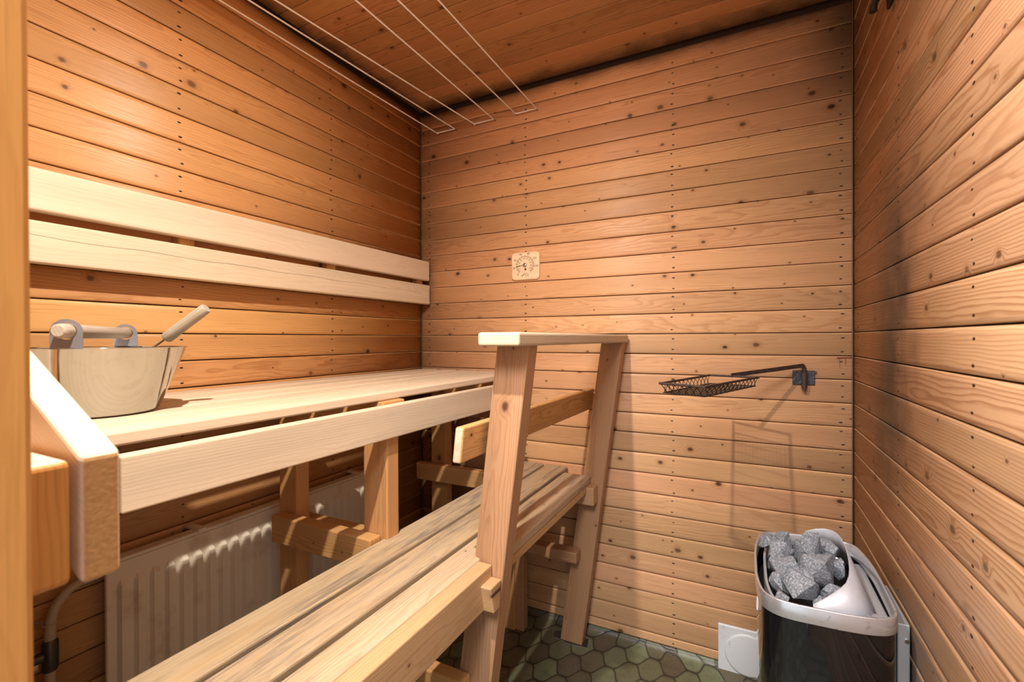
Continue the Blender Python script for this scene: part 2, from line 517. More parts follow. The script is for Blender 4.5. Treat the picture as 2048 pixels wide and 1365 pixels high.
        me.polygons.foreach_set('use_smooth', self.sm)
        me.polygons.foreach_set('material_index', self.mi)
        for m in (mats if isinstance(mats, (list, tuple)) else [mats]):
            me.materials.append(m)
        me.validate()
        bm = bmesh.new()
        bm.from_mesh(me)
        bmesh.ops.recalc_face_normals(bm, faces=bm.faces)
        bm.to_mesh(me)
        bm.free()
        COL.objects.link(o)
        if parent is not None:
            o.parent = parent
            ORIGIN[o.name] = base
        else:
            ORIGIN[o.name] = base
        return o


ORIGIN = {}


def tag(o, label, cat, group=None):
    o['label'] = label
    o['category'] = cat
    if group:
        o['group'] = group
    return o


def thing(name, label, cat, loc, group=None):
    o = bpy.data.objects.new(name, None)
    o.empty_display_size = 0.05
    o.location = loc
    COL.objects.link(o)
    ORIGIN[o.name] = Vector(loc)
    return tag(o, label, cat, group)


def struct(o):
    o['kind'] = 'structure'
    return o


def part_label(o, label):
    o['label'] = label
    return o


# ------------------------------------------------------------------ the room
W, YN, H = 1.676, -1.65, 2.198
PZ, Z0 = 0.0745, 1.151                    # plank pitch, height of one plank joint
FLOOR = -0.030


def panelling(mb, frame, u0, u1, zlo, zhi, skip=None):
    """stack of horizontal planks; frame(u, out, z) -> world; each plank bevelled with a dark joint"""
    k0 = int(math.floor((zlo - Z0) / PZ)) - 1
    kk = k0
    while Z0 + kk * PZ < zhi:
        a, b = max(zlo, Z0 + kk * PZ), min(zhi, Z0 + (kk + 1) * PZ)
        kk += 1
        if b - a < 0.004:
            continue
        g, c, t, bulge = 0.0016, 0.0014, 0.012, 0.0006
        zm = (a + b) / 2
        lo, hi = a + g + c, b - g - c
        arc = [(-bulge * (2 * q / 8 - 1) ** 2, lo + (hi - lo) * q / 8) for q in range(9)]     # boards are slightly crowned
        prof = [(-t, a + g), (-c - bulge, a + g)] + arc + [(-c - bulge, b - g), (-t, b - g)]
        spans = [(u0, u1)]
        if skip:
            s0, s1, sz = skip
            if a < sz - 1e-4:
                spans = [(u0, s0), (s1, u1)]
        pid = next_pid()
        off = random.uniform(0, 3)
        for (p0, p1) in spans:
            if p1 - p0 < 0.01:
                continue
            verts, wc = [], []
            for u in (p0, p1):
                for (o_, z_) in prof:
                    verts.append(frame(u, o_, z_))
                    wc.append((u + off, z_ - zm, o_))
            n = len(prof)
            faces = [(j, (j + 1) % n, n + (j + 1) % n, n + j) for j in range(n)]
            ends = [tuple(range(n)), tuple(range(n, 2 * n))[::-1]]
            mb.add(verts, faces + ends, wc, pid)
            for q in range(2, 10):
                mb.sm[len(mb.sm) - len(faces) - 2 + q] = True
    # dark felt behind the joints
    e0, e1, zt = u0 - 0.03, u1 + 0.03, H + 0.025
    verts = [frame(e0, -0.010, zlo - 0.02), frame(e1, -0.010, zlo - 0.02), frame(e1, -0.010, zt), frame(e0, -0.010, zt),
             frame(e0, -0.030, zlo - 0.02), frame(e1, -0.030, zlo - 0.02), frame(e1, -0.030, zt), frame(e0, -0.030, zt)]
    if not skip:
        mb.add(verts, [(0, 1, 2, 3), (4, 7, 6, 5), (0, 4, 5, 1), (2, 6, 7, 3), (1, 5, 6, 2), (0, 3, 7, 4)], mi=1)


def nails(mb, frame, us, zlo, zhi, rnd):
    kk = int(math.floor((zlo - Z0) / PZ))
    while Z0 + kk * PZ < zhi:
        a = Z0 + kk * PZ
        for u in us:
            for fr in (0.22, 0.76):
                z_ = a + PZ * (fr + rnd.uniform(-0.05, 0.05))
                if not (zlo + 0.005 < z_ < zhi - 0.005):
                    continue
                uu = u + rnd.uniform(-0.004, 0.004)
                r = rnd.uniform(0.0028, 0.0038)
                n = 8
                vs = [frame(uu + 1.6 * r * cos(2 * pi * j / n), -0.0003, z_ + 0.8 * r * sin(2 * pi * j / n)) for j in range(n)]
                vs.append(frame(uu, 0.0007, z_))
                mb.add(vs, [(j, (j + 1) % n, n) for j in range(n)], mi=2)
        kk += 1


rnd = random.Random(3)
fr_left = lambda u, o, z: Vector((o, u, z))
fr_back = lambda u, o, z: Vector((u, -o, z))
fr_right = lambda u, o, z: Vector((W - o, u, z))
fr_front = lambda u, o, z: Vector((u, YN + o, z))

mb = MB()
panelling(mb, fr_left, YN, -0.002, FLOOR, H - 0.012)
nails(mb, fr_left, [-1.05, -0.535, -0.022], FLOOR, H - 0.02, rnd)
struct(mb.build('wall_left', [M['pine_left'], M['joint'], M['nail']]))

mb = MB()
panelling(mb, fr_back, 0.002, W - 0.002, 0.0, H - 0.012)
nails(mb, fr_back, [0.046, 0.547, 1.137, 1.645], 0.0, H - 0.02, rnd)
# red-brown sealant drips near the right corner
for (u, z_, l) in [(1.640, 1.069, 0.03), (1.655, 1.070, 0.022)]:
    mb.tube([fr_back(u, 0.0006, z_), fr_back(u + 0.001, 0.0006, z_ - l)], 0.0007, 5, mi=3)
mb.tube([fr_back(1.633, 0.0006, 1.070), fr_back(1.672, 0.0006, 1.072)], 0.0022, 5, mi=3)
struct(mb.build('wall_back', [M['pine_back'], M['joint'], M['nail'], M['red_brown']]))

mb = MB()
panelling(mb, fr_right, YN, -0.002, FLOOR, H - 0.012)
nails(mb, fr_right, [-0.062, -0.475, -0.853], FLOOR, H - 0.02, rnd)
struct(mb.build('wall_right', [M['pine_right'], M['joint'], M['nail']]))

DX0, DX1, DZ = 0.945, 1.664, 2.04         # door opening in the near wall
mb = MB()
panelling(mb, fr_front, 0.0, W, FLOOR, H - 0.012, skip=(DX0, DX1, DZ))
mb.box(0.0, DX0, YN - 0.07, YN - 0.012, FLOOR, H, 0.0, mi=1)
mb.box(DX0, W, YN - 0.07, YN - 0.012, DZ + 0.02, H, 0.0, mi=1)
struct(mb.build('wall_front', [M['pine_left'], M['joint']]))

# door lining: jamb, far jamb and head
mb = MB()
mb.box(DX0 - 0.02, 0.9595, YN - 0.10, YN + 0.006, FLOOR + 0.002, DZ, 0.004, mat=None, shape=lambda p: Vector((p.x - (p.z - 1.16) * 0.004, p.y, p.z)))
mb.tube([(0.9590, YN - 0.012, 1.476), (0.9612, YN - 0.012, 1.476)], 0.0022, 10, mi=1)
struct(mb.build('trim_1', [M['pine_jamb'], M['nail']]))
mb = MB()
mb.box(DX0, DX1, YN - 0.10, YN + 0.006, DZ, DZ + 0.03, 0.004)
struct(mb.build('trim_2', M['pine_jamb']))
# thin corner beads
mb = MB()
mb.box(0.001, 0.0055, -0.0055, -0.001, 0.0, H - 0.013, 0.003)
struct(mb.build('trim_3', M['pine_ceiling']))
mb = MB()
mb.box(W - 0.0045, W - 0.001, -0.0045, -0.001, 0.0, H - 0.013, 0.003)
struct(mb.build('trim_4', M['pine_ceiling']))

# ceiling: planks along x
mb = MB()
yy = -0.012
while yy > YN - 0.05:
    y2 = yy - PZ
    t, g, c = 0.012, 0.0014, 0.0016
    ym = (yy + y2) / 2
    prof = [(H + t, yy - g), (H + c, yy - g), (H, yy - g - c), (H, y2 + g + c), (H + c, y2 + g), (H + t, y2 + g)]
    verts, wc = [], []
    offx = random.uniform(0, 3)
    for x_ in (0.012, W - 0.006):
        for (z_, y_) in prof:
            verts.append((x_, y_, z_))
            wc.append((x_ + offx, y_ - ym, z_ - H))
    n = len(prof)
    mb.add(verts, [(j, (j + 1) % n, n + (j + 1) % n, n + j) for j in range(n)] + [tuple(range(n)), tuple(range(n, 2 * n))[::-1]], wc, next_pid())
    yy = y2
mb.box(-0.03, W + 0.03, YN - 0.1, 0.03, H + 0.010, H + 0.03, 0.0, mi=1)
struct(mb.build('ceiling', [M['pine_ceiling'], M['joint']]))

# floor: vinyl, coved up at the back and side walls
mb = MB()


def cove(d, r=0.030, D=0.065):
    """height above floor at distance d from the wall"""
    if d >= D:
        return 0.0
    return r * (1 - sqrt(max(0.0, 1 - (1 - d / D) ** 2)))


cs = [0.0, 0.002, 0.006, 0.012, 0.020, 0.030, 0.042, 0.054, 0.065]
xs = cs + [0.065 + (W - 0.13) * i / 20 for i in range(1, 20)] + [W - d for d in cs[::-1]]
ys = [-d for d in cs] + [-0.065 - (2.4 - 0.065) * i / 20 for i in range(1, 21)]
vs, wc = [], []
for y_ in ys:
    for x_ in xs:
        inside = y_ > YN
        z_ = max(cove(-y_), cove(x_) if inside else 0, cove(W - x_) if inside else 0)
        vs.append((x_, y_, FLOOR + z_))
        wc.append((x_ + (z_ if x_ > 1 else -z_), y_ + (cove(-y_)), 0))
fs = []
nx = len(xs)
for j in range(len(ys) - 1):
    for i in range(nx - 1):
        fs.append((j * nx + i, j * nx + i + 1, (j + 1) * nx + i + 1, (j + 1) * nx + i))
mb.add(vs, fs, wc, 0.0, True)
fl = mb.build('floor', M['vinyl'])
struct(fl)
so = fl.modifiers.new('thickness', 'SOLIDIFY')
so.thickness = 0.02
so.offset = -1

# ------------------------------------------------------------------ upper bench
UB = thing('upper_bench', 'pale upper sauna bench along the left wall, with a deep front board', 'bench', (0.27, -0.8, FLOOR))
YF, YB = -1.60, -0.008
for (a, b) in [(0.012, 0.099), (0.119, 0.204), (0.225, 0.310), (0.331, 0.419), (0.438, 0.528)]:
    MB().box(a, b, YF, YB, 0.972, 0.995, 0.004).build('slat', M['aspen'], UB)
MB().box(0.546, 0.572, -1.432, YB, 0.881, 0.965, 0.003).build('front_board', M['aspen'], UB)
for y0 in (-1.53, -0.860, -0.150):
    MB().box(0.02, 0.545, y0, y0 + 0.082, 0.905, 0.9715, 0.003).build('bearer', M['frame_pine'], UB)
for (x0, x1, y0, y1, zt) in [(0.140, 0.215, -0.860, -0.815, 0.905), (0.474, 0.556, -0.860, -0.815, 0.905),
                             (0.150, 0.228, -0.130, -0.085, 0.905), (0.474, 0.552, -0.130, -0.085, 0.905)]:
    MB().box(x0, x1, y0, y1, FLOOR + 0.001, zt, 0.004).build('leg', M['frame_pine'], UB)
for (x0, y0, y1, z0, z1) in [(0.160, -0.902, -0.862, 0.553, 0.630), (0.135, -0.813, -0.775, 0.533, 0.600), (0.098, -0.168, -0.132, 0.528, 0.598)]:
    MB().box(x0, 0.536, y0, y1, z0, z1, 0.004).build('cross_beam', M['frame_pine'], UB)

# ------------------------------------------------------------------ lower bench with railing
LB = thing('lower_bench', 'worn lower sauna bench with two leaning posts, a mid rail and a flat handrail', 'bench', (0.7, -0.8, FLOOR))
ZS = 0.619
TX = lambda z: 0.1195 * (z - ZS)           # lean of the posts
for (a, b) in [(0.540, 0.631), (0.645, 0.735)]:
    MB().box(a, b, -1.58, -0.010, ZS - 0.026, ZS, 0.004).build('slat', M['bench_grey'], LB)
mb = MB()
mb.box(0.750, 0.8205, -1.58, -0.092, ZS - 0.026, ZS, 0.004, 3)
mb.box(0.812, 0.858, -0.835, -0.092, ZS - 0.0262, ZS + 0.0002, 0.005, 3, pid=_pid[0])
mb.build('slat', M['bench_grey'], LB)
MB().box(0.8218, 0.8590, -1.58, -0.8535, ZS - 0.087, ZS + 0.0005, 0.003).build('front_board', M['fascia'], LB)
MB().box(0.838, 0.857, -0.8025, -0.095, ZS - 0.050, ZS - 0.0265, 0.003).build('front_lip', M['fascia'], LB)


def post(y0, y1, cham_from=0.612, cham_max=0.044, name='post'):
    """leaning post; the near left corner is shaved from the seat upwards"""
    zs = [FLOOR + 0.002, 0.30, cham_from - 0.004, cham_from, 0.80, 0.95, 1.118]
    loops, wcs = [], []
    for z in zs:
        xl = 0.8045 + 0.138 * (z - 0.62) if z > 0.62 else 0.8045 + 0.13 * (z - 0.62)
        xr = 0.889 + 0.128 * (z - 0.62)
        if z < cham_from - 0.002:
            cx = 0.001
        else:
            cx = max(0.001, cham_max * (1.118 - z) / (1.118 - cham_from))
        cy = cx * 0.34 if cx > 0.002 else 0.001
        e = 0.002
        ring = [(xl, y0 + cy), (xl + cx, y0), (xr - e, y0), (xr, y0 + e), (xr, y1 - e), (xr - e, y1), (xl + e, y1), (xl, y1 - e)]
        loops.append([Vector((x, y, z)) for (x, y) in ring])
        wcs += [Vector((z, x - 0.84 - TX(z), y - (y0 + y1) / 2)) for (x, y) in ring]
    m = MB()
    n = 8
    verts = [p for l in loops for p in l]
    faces = [(i * n + j, i * n + (j + 1) % n, (i + 1) * n + (j + 1) % n, (i + 1) * n + j) for i in range(len(zs) - 1) for j in range(n)]
    faces += [tuple(range(n))[::-1], tuple(range((len(zs) - 1) * n, len(zs) * n))]
    m.add(verts, faces, wcs, next_pid())
    return m


post(-0.852, -0.804).build('post', M['post'], LB)
pm = post(-0.095, -0.052)
for p in pm.v:
    p.x += 0.020 + 0.010 * (p.z - 0.6)
pm.build('post', M['post'], LB)
MB().box(0.868, 0.966, -0.930, -0.024, 1.1185, 1.1475, 0.006, 3, shape=lambda p: Vector((p.x + 0.018 * (p.y + 0.93), p.y, p.z))).build('handrail', M['rail_wood'], LB)
# the mid rail is fixed to the far side of the posts and leans with them
mb = MB()
mb.box(0.806, 0.828, -0.930, -0.030, 0.862, 0.942, 0.005, 3, shape=lambda p: Vector((p.x + 0.115 * (p.z - 0.90) + 0.022 * (p.y + 0.93), p.y, p.z)))
for i, fc in enumerate(mb.f):
    if all(mb.v[q].y < -0.9285 for q in fc):
        mb.mi[i] = 1
mb.build('mid_rail', [M['frame_pine'], M['end_pale']], LB)
MB().box(0.53, 0.884, -0.906, -0.8535, ZS - 0.088, ZS - 0.0265, 0.003,
         shape=lambda p: Vector((p.x, p.y + (0.020 * (ZS - 0.02 - p.z) / 0.085 if p.y < -0.88 else -0.012 * (ZS - 0.02 - p.z) / 0.085), p.z))).build('bearer', M['fascia'], LB)
MB().box(0.53, 0.884, -0.150, -0.0965, ZS - 0.092, ZS - 0.0265, 0.003).build('bearer', M['fascia'], LB)
for y0 in (-0.85, -0.120):
    MB().box(0.512, 0.588, y0, y0 + 0.042, FLOOR + 0.001, ZS - 0.090, 0.004).build('leg', M['post'], LB)
MB().box(0.53, 0.800, -0.892, -0.8535, 0.290, 0.352, 0.004).build('stretcher', M['frame_pine'], LB)
MB().box(0.597, 0.818, -0.150, -0.0965, 0.302, 0.342, 0.004).build('stretcher', M['post'], LB)

# ------------------------------------------------------------------ back rest on the left wall
BR = thing('backrest', 'two pale horizontal backrest boards fixed to the left wall above the upper bench', 'backrest', (0.03, -0.8, 1.29))
MB().box(0.034, 0.062, -1.60, -0.018, 1.404, 1.494, 0.006, 3).build('board', M['aspen'], BR)
ob = MB().box(0.034, 0.062, -1.60, -0.016, 1.295, 1.384, 0.006, 3)
# long drying crack
pts = [Vector((0.0622, -1.45 + i * 0.072, 1.352 + 0.0022 * sin(i * 1.9) - 0.0004 * i)) for i in range(20)]
ob.tube(pts, [0.00035] * 14 + [0.0003, 0.00025, 0.0002, 0.0002, 0.00015, 0.0001], 4, mi=1)
ob.build('board', [M['aspen'], M['black']], BR)
for y0 in (-1.073, -0.585, -0.075):
    MB().box(0.003, 0.0335, y0, y0 + 0.040, 1.300, 1.490, 0.003).build('batten', M['frame_pine'], BR)

# ------------------------------------------------------------------ sloping end board beside the door
SB = thing('end_rail', 'pale sloping board on a block, nearest at left beside the door jamb', 'railing', (0.85, -1.6, 0.93))
sl = math.tan(radians(25.5))
mb = MB()
mb.box(0.40, 0.900, -1.5985, -1.571, 0.935, 1.040, 0.005, 3, shape=lambda p: Vector((p.x, p.y, p.z + (0.9 - p.x) * sl)))
for i, fc in enumerate(mb.f):
    if all(mb.v[q].x > 0.8985 for q in fc):
        mb.mi[i] = 1
mb.build('board', [M['aspen'], M['shaded_end']], SB)
mb = MB()
mb.box(0.668, 0.899, -1.6485, -1.6035, 0.940, 1.0385, 0.005, 3)
mb.wc = [Vector((p.z, p.y, p.x)) for p in mb.v]
for i, fc in enumerate(mb.f):
    if all(mb.v[q].z > 1.037 for q in fc):
        mb.mi[i] = 1
mb.build('support_block', [M['pine_jamb'], M['end_pale']], SB)

# ------------------------------------------------------------------ bucket and ladle
BC = Vector((0.28, -1.34, 0.9955))
BK = thing('bucket', 'shiny steel sauna bucket with a wooden carrying handle, standing on the upper bench', 'bucket', BC)
mb = MB()
mb.lathe([(0.0, 0.002), (0.080, 0.0), (0.087, 0.002), (0.0905, 0.006), (0.1345, 0.1235), (0.1375, 0.1245), (0.1375, 0.1255), (0.1335, 0.1250), (0.0885, 0.007), (0.0, 0.006)], 72, BC)
mb.build('body', M['bucket_steel'], BK)
ANG = 5.60
EA = []
for a, sgn in ((ANG, 1), (ANG - pi, -1)):
    e = Vector((cos(a), sin(a), 0))
    t = Vector((-sin(a), cos(a), 0))
    c = BC + e * 0.1355 + Vector((0, 0, 0.1235))
    outline = [(-0.021, 0.0), (0.021, 0.0), (0.021, 0.024)]
    for i in range(0, 13):
        q = pi * i / 12
        outline.append((0.021 * cos(q), 0.0285 + 0.021 * sin(q)))
    outline.append((-0.021, 0.024))
    hole = [(0.0138 * cos(2 * pi * i / 20), 0.0295 + 0.0138 * sin(2 * pi * i / 20)) for i in range(20)]
    bm = bmesh.new()
    th = 0.0012
    vo = [bm.verts.new(c + t * p[0] + Vector((0, 0, p[1]))) for p in outline]
    vh = [bm.verts.new(c + t * p[0] + Vector((0, 0, p[1]))) for p in hole]
    eo = [bm.edges.new((vo[i], vo[(i + 1) % len(vo)])) for i in range(len(vo))]
    eh = [bm.edges.new((vh[i], vh[(i + 1) % len(vh)])) for i in range(len(vh))]
    bmesh.ops.triangle_fill(bm, edges=eo + eh, use_beauty=True)
    ext = bmesh.ops.extrude_face_region(bm, geom=list(bm.faces))
    for v in ext['geom']:
        if isinstance(v, bmesh.types.BMVert):
            v.co += e * th * 1.2
    mb = MB()
    mb.from_bm(bm)
    mb.build('handle_ear', M['ear_metal'], BK)
    EA.append(c + Vector((0, 0, 0.0295)))
d = (EA[0] - EA[1]).normalized()
A, B = EA[0] + d * 0.030, EA[1] - d * 0.016
rodp = [A, A - d * 0.003, A - d * 0.012, A - d * 0.03, (A + B) / 2, B + d * 0.03, B + d * 0.006, B]
MB().tube(rodp, [0.0085, 0.0108, 0.0120, 0.0121, 0.0116, 0.0113, 0.0108, 0.0085], 20, pid=next_pid()).build('handle', M['birch_grey'], BK)

LD0, LD1 = Vector((0.318, -1.247, 1.137)), Vector((0.388, -1.207, 1.199))
LD = thing('ladle', 'sauna ladle with a grey wooden handle leaning out of the steel bucket', 'ladle', (0.275, -1.34, 1.003))
ld = (LD1 - LD0).normalized()
MB().tube([LD0, LD0 + ld * 0.003, LD0 + ld * 0.02, LD1 - ld * 0.02, LD1 - ld * 0.003, LD1], [0.0092, 0.0112, 0.0115, 0.0111, 0.0107, 0.0090], 20, pid=next_pid()).build('handle', M['birch_grey'], LD)
MB().tube([LD0 + ld * 0.004, LD0 - ld * 0.012, Vector((0.300, -1.262, 1.118)), Vector((0.292, -1.285, 1.075)), Vector((0.286, -1.30, 1.036))], 0.0024, 10).build('stem', M['chrome'], LD)
mb = MB()
mb.lathe([(0.0, 0.0), (0.018, 0.001), (0.030, 0.010), (0.036, 0.026), (0.0345, 0.026), (0.028, 0.011), (0.0, 0.002)], 32, (0.275, -1.335, 1.0035))
mb.build('bowl', M['steel'], LD)

# ------------------------------------------------------------------ radiator and heating pipe
RD = thing('radiator', 'yellowed ribbed panel radiator on the left wall behind the bench legs', 'radiator', (0.07, -0.77, 0.12))
y0, y1, z0, z1 = -1.248, -0.288, 0.13, 0.612
mb = MB()
mb.box(0.055, 0.068, y0, y1, z0, z1, 0.004)
# ribs pressed into the front sheet
n = 28
pitch = (y1 - y0 - 0.03) / n
for i in range(n):
    c0 = y0 + 0.015 + pitch * (i + 0.5)
    w, t = pitch * 0.40, pitch * 0.22
    zb, zt = z0 + 0.035, z1 - 0.050
    xf, xb = 0.0790, 0.0680
    loops = []
    for (z_, s, xx) in [(zb - 0.012, 0.55, xb), (zb, 0.9, xf), (zb + 0.01, 1.0, xf + 0.001), (zt - 0.01, 1.0, xf + 0.001), (zt, 0.9, xf), (zt + 0.012, 0.55, xb)]:
        xt = xx
        loops.append([Vector((xb - 0.002, c0 - w * s, z_)), Vector((xt, c0 - t * s, z_)), Vector((xt, c0 + t * s, z_)), Vector((xb - 0.002, c0 + w * s, z_))])
    mb.loops(loops, smooth=False, closed=False)
mb.build('front_panel', M['radiator'], RD)
MB().box(0.036, 0.0545, y0 + 0.01, y1 - 0.01, z0 + 0.01, z1 - 0.012, 0.004).build('rear_panel', M['radiator'], RD)
MB().box(0.034, 0.070, y0 - 0.002, y1 + 0.002, z1 + 0.0005, z1 + 0.010, 0.004).build('top_cover', M['radiator'], RD)
for yc in (-1.05, -0.47):
    MB().box(0.002, 0.075, yc, yc + 0.022, z1 + 0.006, z1 + 0.016, 0.003).build('wall_bracket', M['radiator'], RD)

PP = thing('heating_pipe', 'painted heating pipe with a dark valve on the left wall, beside the radiator end', 'pipe', (0.045, -1.335, FLOOR))
MB().tube([(0.040, -1.336, FLOOR + 0.001), (0.040, -1.336, 0.20), (0.040, -1.336, 0.46), (0.040, -1.334, 0.53), (0.040, -1.325, 0.560),
           (0.040, -1.306, 0.581), (0.040, -1.285, 0.590), (0.042, -1.250, 0.592)], 0.0098, 14).build('pipe', M['pipe_paint'], PP)
MB().tube([(0.040, -1.336, 0.424), (0.040, -1.336, 0.430), (0.040, -1.336, 0.484), (0.040, -1.336, 0.490)], [0.012, 0.0145, 0.0145, 0.012], 14).build('tee', M['brass_dark'], PP)
MB().tube([(0.040, -1.348, 0.459), (0.040, -1.385, 0.459)], 0.0105, 12).build('branch', M['brass_dark'], PP)
MB().tube([(0.040, -1.383, 0.459), (0.040, -1.402, 0.459)], 0.0125, 6, smooth=False).build('nut', M['chrome'], PP)
MB().tube([(0.040 + 0.0115 * cos(2 * pi * i / 16), -1.336 + 0.0115 * sin(2 * pi * i / 16), 0.524) for i in range(16)], 0.0016, 6, closed=True).tube([(0.030, -1.336, 0.524), (0.001, -1.350, 0.522)], 0.0022, 6).build('clip', M['pipe_paint'], PP)

# ------------------------------------------------------------------ clothes lines under the ceiling
CL = thing('clothes_line', 'white cord strung in three loops under the ceiling between small hooks', 'clothes line', (0.35, -0.02, 2.083))
hx = [0.106, 0.203, 0.306, 0.404, 0.510, 0.606]
nx_ = [0.038, 0.090, 0.118, 0.404, 0.508, 0.614]
zc = 2.084
mb = MB()
r = 0.0026
for i in range(6):
    kink = 0.0
    p = [(hx[i], -0.017, zc), (hx[i] + (nx_[i] - hx[i]) * 0.1, -0.18, zc - 0.001), (hx[i] + (nx_[i] - hx[i]) * 0.5, -0.83, zc - 0.002), (nx_[i], YN + 0.017, zc)]
    if i == 2:
        p = [(hx[i], -0.017, zc), (0.262, -0.26, zc + 0.012), (0.257, -0.28, zc + 0.012), (0.20, -0.906, zc + 0.002), (nx_[i], YN + 0.017, zc)]
        mb.tube([(0.2595, -0.268, zc + 0.012), (0.2585, -0.274, zc + 0.012)], 0.0042, 8)
    mb.tube(p, r, 6)
for a, b in ((0, 1), (2, 3), (4, 5)):
    mb.tube([(hx[a], -0.017, zc), (hx[b], -0.017, zc)], r * 1.05, 6)
for a, b in ((1, 2), (3, 4)):
    mb.tube([(nx_[a], YN + 0.017, zc), (nx_[b], YN + 0.017, zc)], r * 1.05, 6)
for a in (0, 2):
    mb.tube([(hx[a] - 0.002, -0.0185, zc + 0.004), (hx[a] + 0.002, -0.0150, zc - 0.004)], 0.0028, 8)
mb.build('cord', M['cord'], CL)
for i in range(6):
    for (xx, yy, s) in ((hx[i], -0.0005, -1), (nx_[i], YN + 0.0005, 1)):
        MB().tube([(xx, yy, zc), (xx, yy + s * 0.014, zc - 0.001), (xx, yy + s * 0.019, zc - 0.001), (xx, yy + s * 0.0215, zc + 0.003)], 0.0014, 6).build('hook', M['hook_metal'], CL)

# ------------------------------------------------------------------ wall thermometer
TH = thing('thermometer', 'square wooden sauna thermometer with a round dial on the back wall', 'thermometer', (0.549, -0.001, 1.382))
tc = Vector((0.549, 0, 1.440))
hw, hh, rc = 0.064, 0.058, 0.016


def rrect(w, h, rad, y, k=8):
    out = []
    for (sx, sz, a0) in ((1, 1, 0), (-1, 1, pi / 2), (-1, -1, pi), (1, -1, 3 * pi / 2)):
        for i in range(k + 1):
            a = a0 + (pi / 2) * i / k
            out.append(Vector((tc.x + sx * (w - rad) + rad * cos(a), y, tc.z + sz * (h - rad) + rad * sin(a))))
    return out


mb = MB()
lp = [rrect(hw, hh, rc, -0.0008), rrect(hw, hh, rc, -0.008), rrect(hw - 0.002, hh - 0.002, rc, -0.0105), rrect(hw - 0.006, hh - 0.006, rc - 0.003, -0.0118), rrect(hw - 0.007, hh - 0.007, rc - 0.003, -0.0118)]
mb.loops(lp, smooth=False, cap0=True, cap1=True)
mb.wc = [Vector((p.x - tc.x, p.z - tc.z, p.y)) for p in mb.v]
mb.pid = [next_pid()] * len(mb.v)
mb.build('plaque', M['plaque'], TH)
dc = Vector((0.5485, -0.0121, 1.4435))


def dial(r, deg):
    a = radians(deg)
    return dc + Vector((r * sin(a) * 1.07, 0, r * cos(a)))


mb = MB()
for rr in (0.0375, 0.0340):
    mb.tube([dial(rr, -140 + 280 * i / 48) for i in range(49)], 0.0006, 5)
for i in range(15):
    a = -140 + 20 * i
    mb.tube([dial(0.0375, a), dial(0.0415 if i % 2 else 0.0425, a)], 0.0007, 4)
    mb.tube([dial(0.0340, a), dial(0.0305, a)], 0.0006, 4)
for s in (-1, 1):                                             # a pair of leaf outlines under the dial
    c = dc + Vector((s * 0.0090, 0, -0.0415))
    out = []
    for i in range(24):
        a = 2 * pi * i / 24
        lx, lz = 0.0085 * cos(a), 0.0050 * sin(a) * (1 - 0.25 * cos(a)) + 0.0004 * sin(9 * a)
        ca, sa = cos(radians(35 * -s)), sin(radians(35 * -s))
        out.append(c + Vector((s * (lx * ca) - lz * sa * s, 0, lx * sa * s + lz * ca)))
    mb.tube(out, 0.00060, 4, closed=True)
    mb.tube([c + Vector((-s * 0.006, 0, 0.002)), c + Vector((s * 0.006, 0, -0.002))], 0.0003, 4)
SCALE = mb


def numerals(m, items, size):
    dg = bpy.context.evaluated_depsgraph_get()
    for txt, pos in items:
        cu = bpy.data.curves.new('numeral', 'FONT')
        cu.body = txt
        cu.size = size
        cu.align_x = 'CENTER'
        cu.align_y = 'CENTER'
        cu.extrude = 0.00012
        tmp = bpy.data.objects.new('numeral', cu)
        me = bpy.data.meshes.new_from_object(tmp)
        mat = Matrix.Translation(pos) @ Matrix.Rotation(pi / 2, 4, 'X')
        m.add([mat @ v.co for v in me.vertices], [list(p.vertices) for p in me.polygons])
        bpy.data.meshes.remove(me)
        bpy.data.objects.remove(tmp)
        bpy.data.curves.remove(cu)
    return m


numerals(SCALE, [(t, dial(0.0490, a)) for t, a in (('0', -142), ('20', -102), ('40', -62), ('60', -22), ('80', 18), ('100', 58), ('120', 98))], 0.0118)
numerals(SCALE, [(t, dial(0.0262, a)) for t, a in (('10', -120), ('20', -96), ('30', -70), ('40', -40), ('50', -10), ('60', 16), ('70', 42), ('80', 68), ('90', 96), ('100', 120))], 0.0082).build('scale', M['ink'], TH)
mb = MB()
mb.tube([dc + Vector((0, -0.0012, 0)), dial(0.036, -97) + Vector((0, -0.0010, 0))], [0.0013, 0.0007], 5)
mb.tube([dc + Vector((0, -0.0012, 0)), dial(0.020, 175) + Vector((0, -0.001, 0))], [0.0012, 0.0005], 5)
mb.build('needle', M['wire_black'], TH)
mb = MB()
ry = Matrix.Rotation(pi / 2, 4, 'X')
mb.lathe([(0.0, 0.004), (0.0040, 0.0036), (0.0085, 0.0026), (0.0092, 0.0012), (0.0092, 0.0)], 24, dc, mat=ry)
mb.build('hub', M['glass_hub'], TH)
mb = MB()
mb.lathe([(0.0, 0.003), (0.0035, 0.0026), (0.0045, 0.0010), (0.0045, 0.0)], 16, dial(0.018, 172), mat=ry)
mb.build('screw', M['brass_dark'], TH)

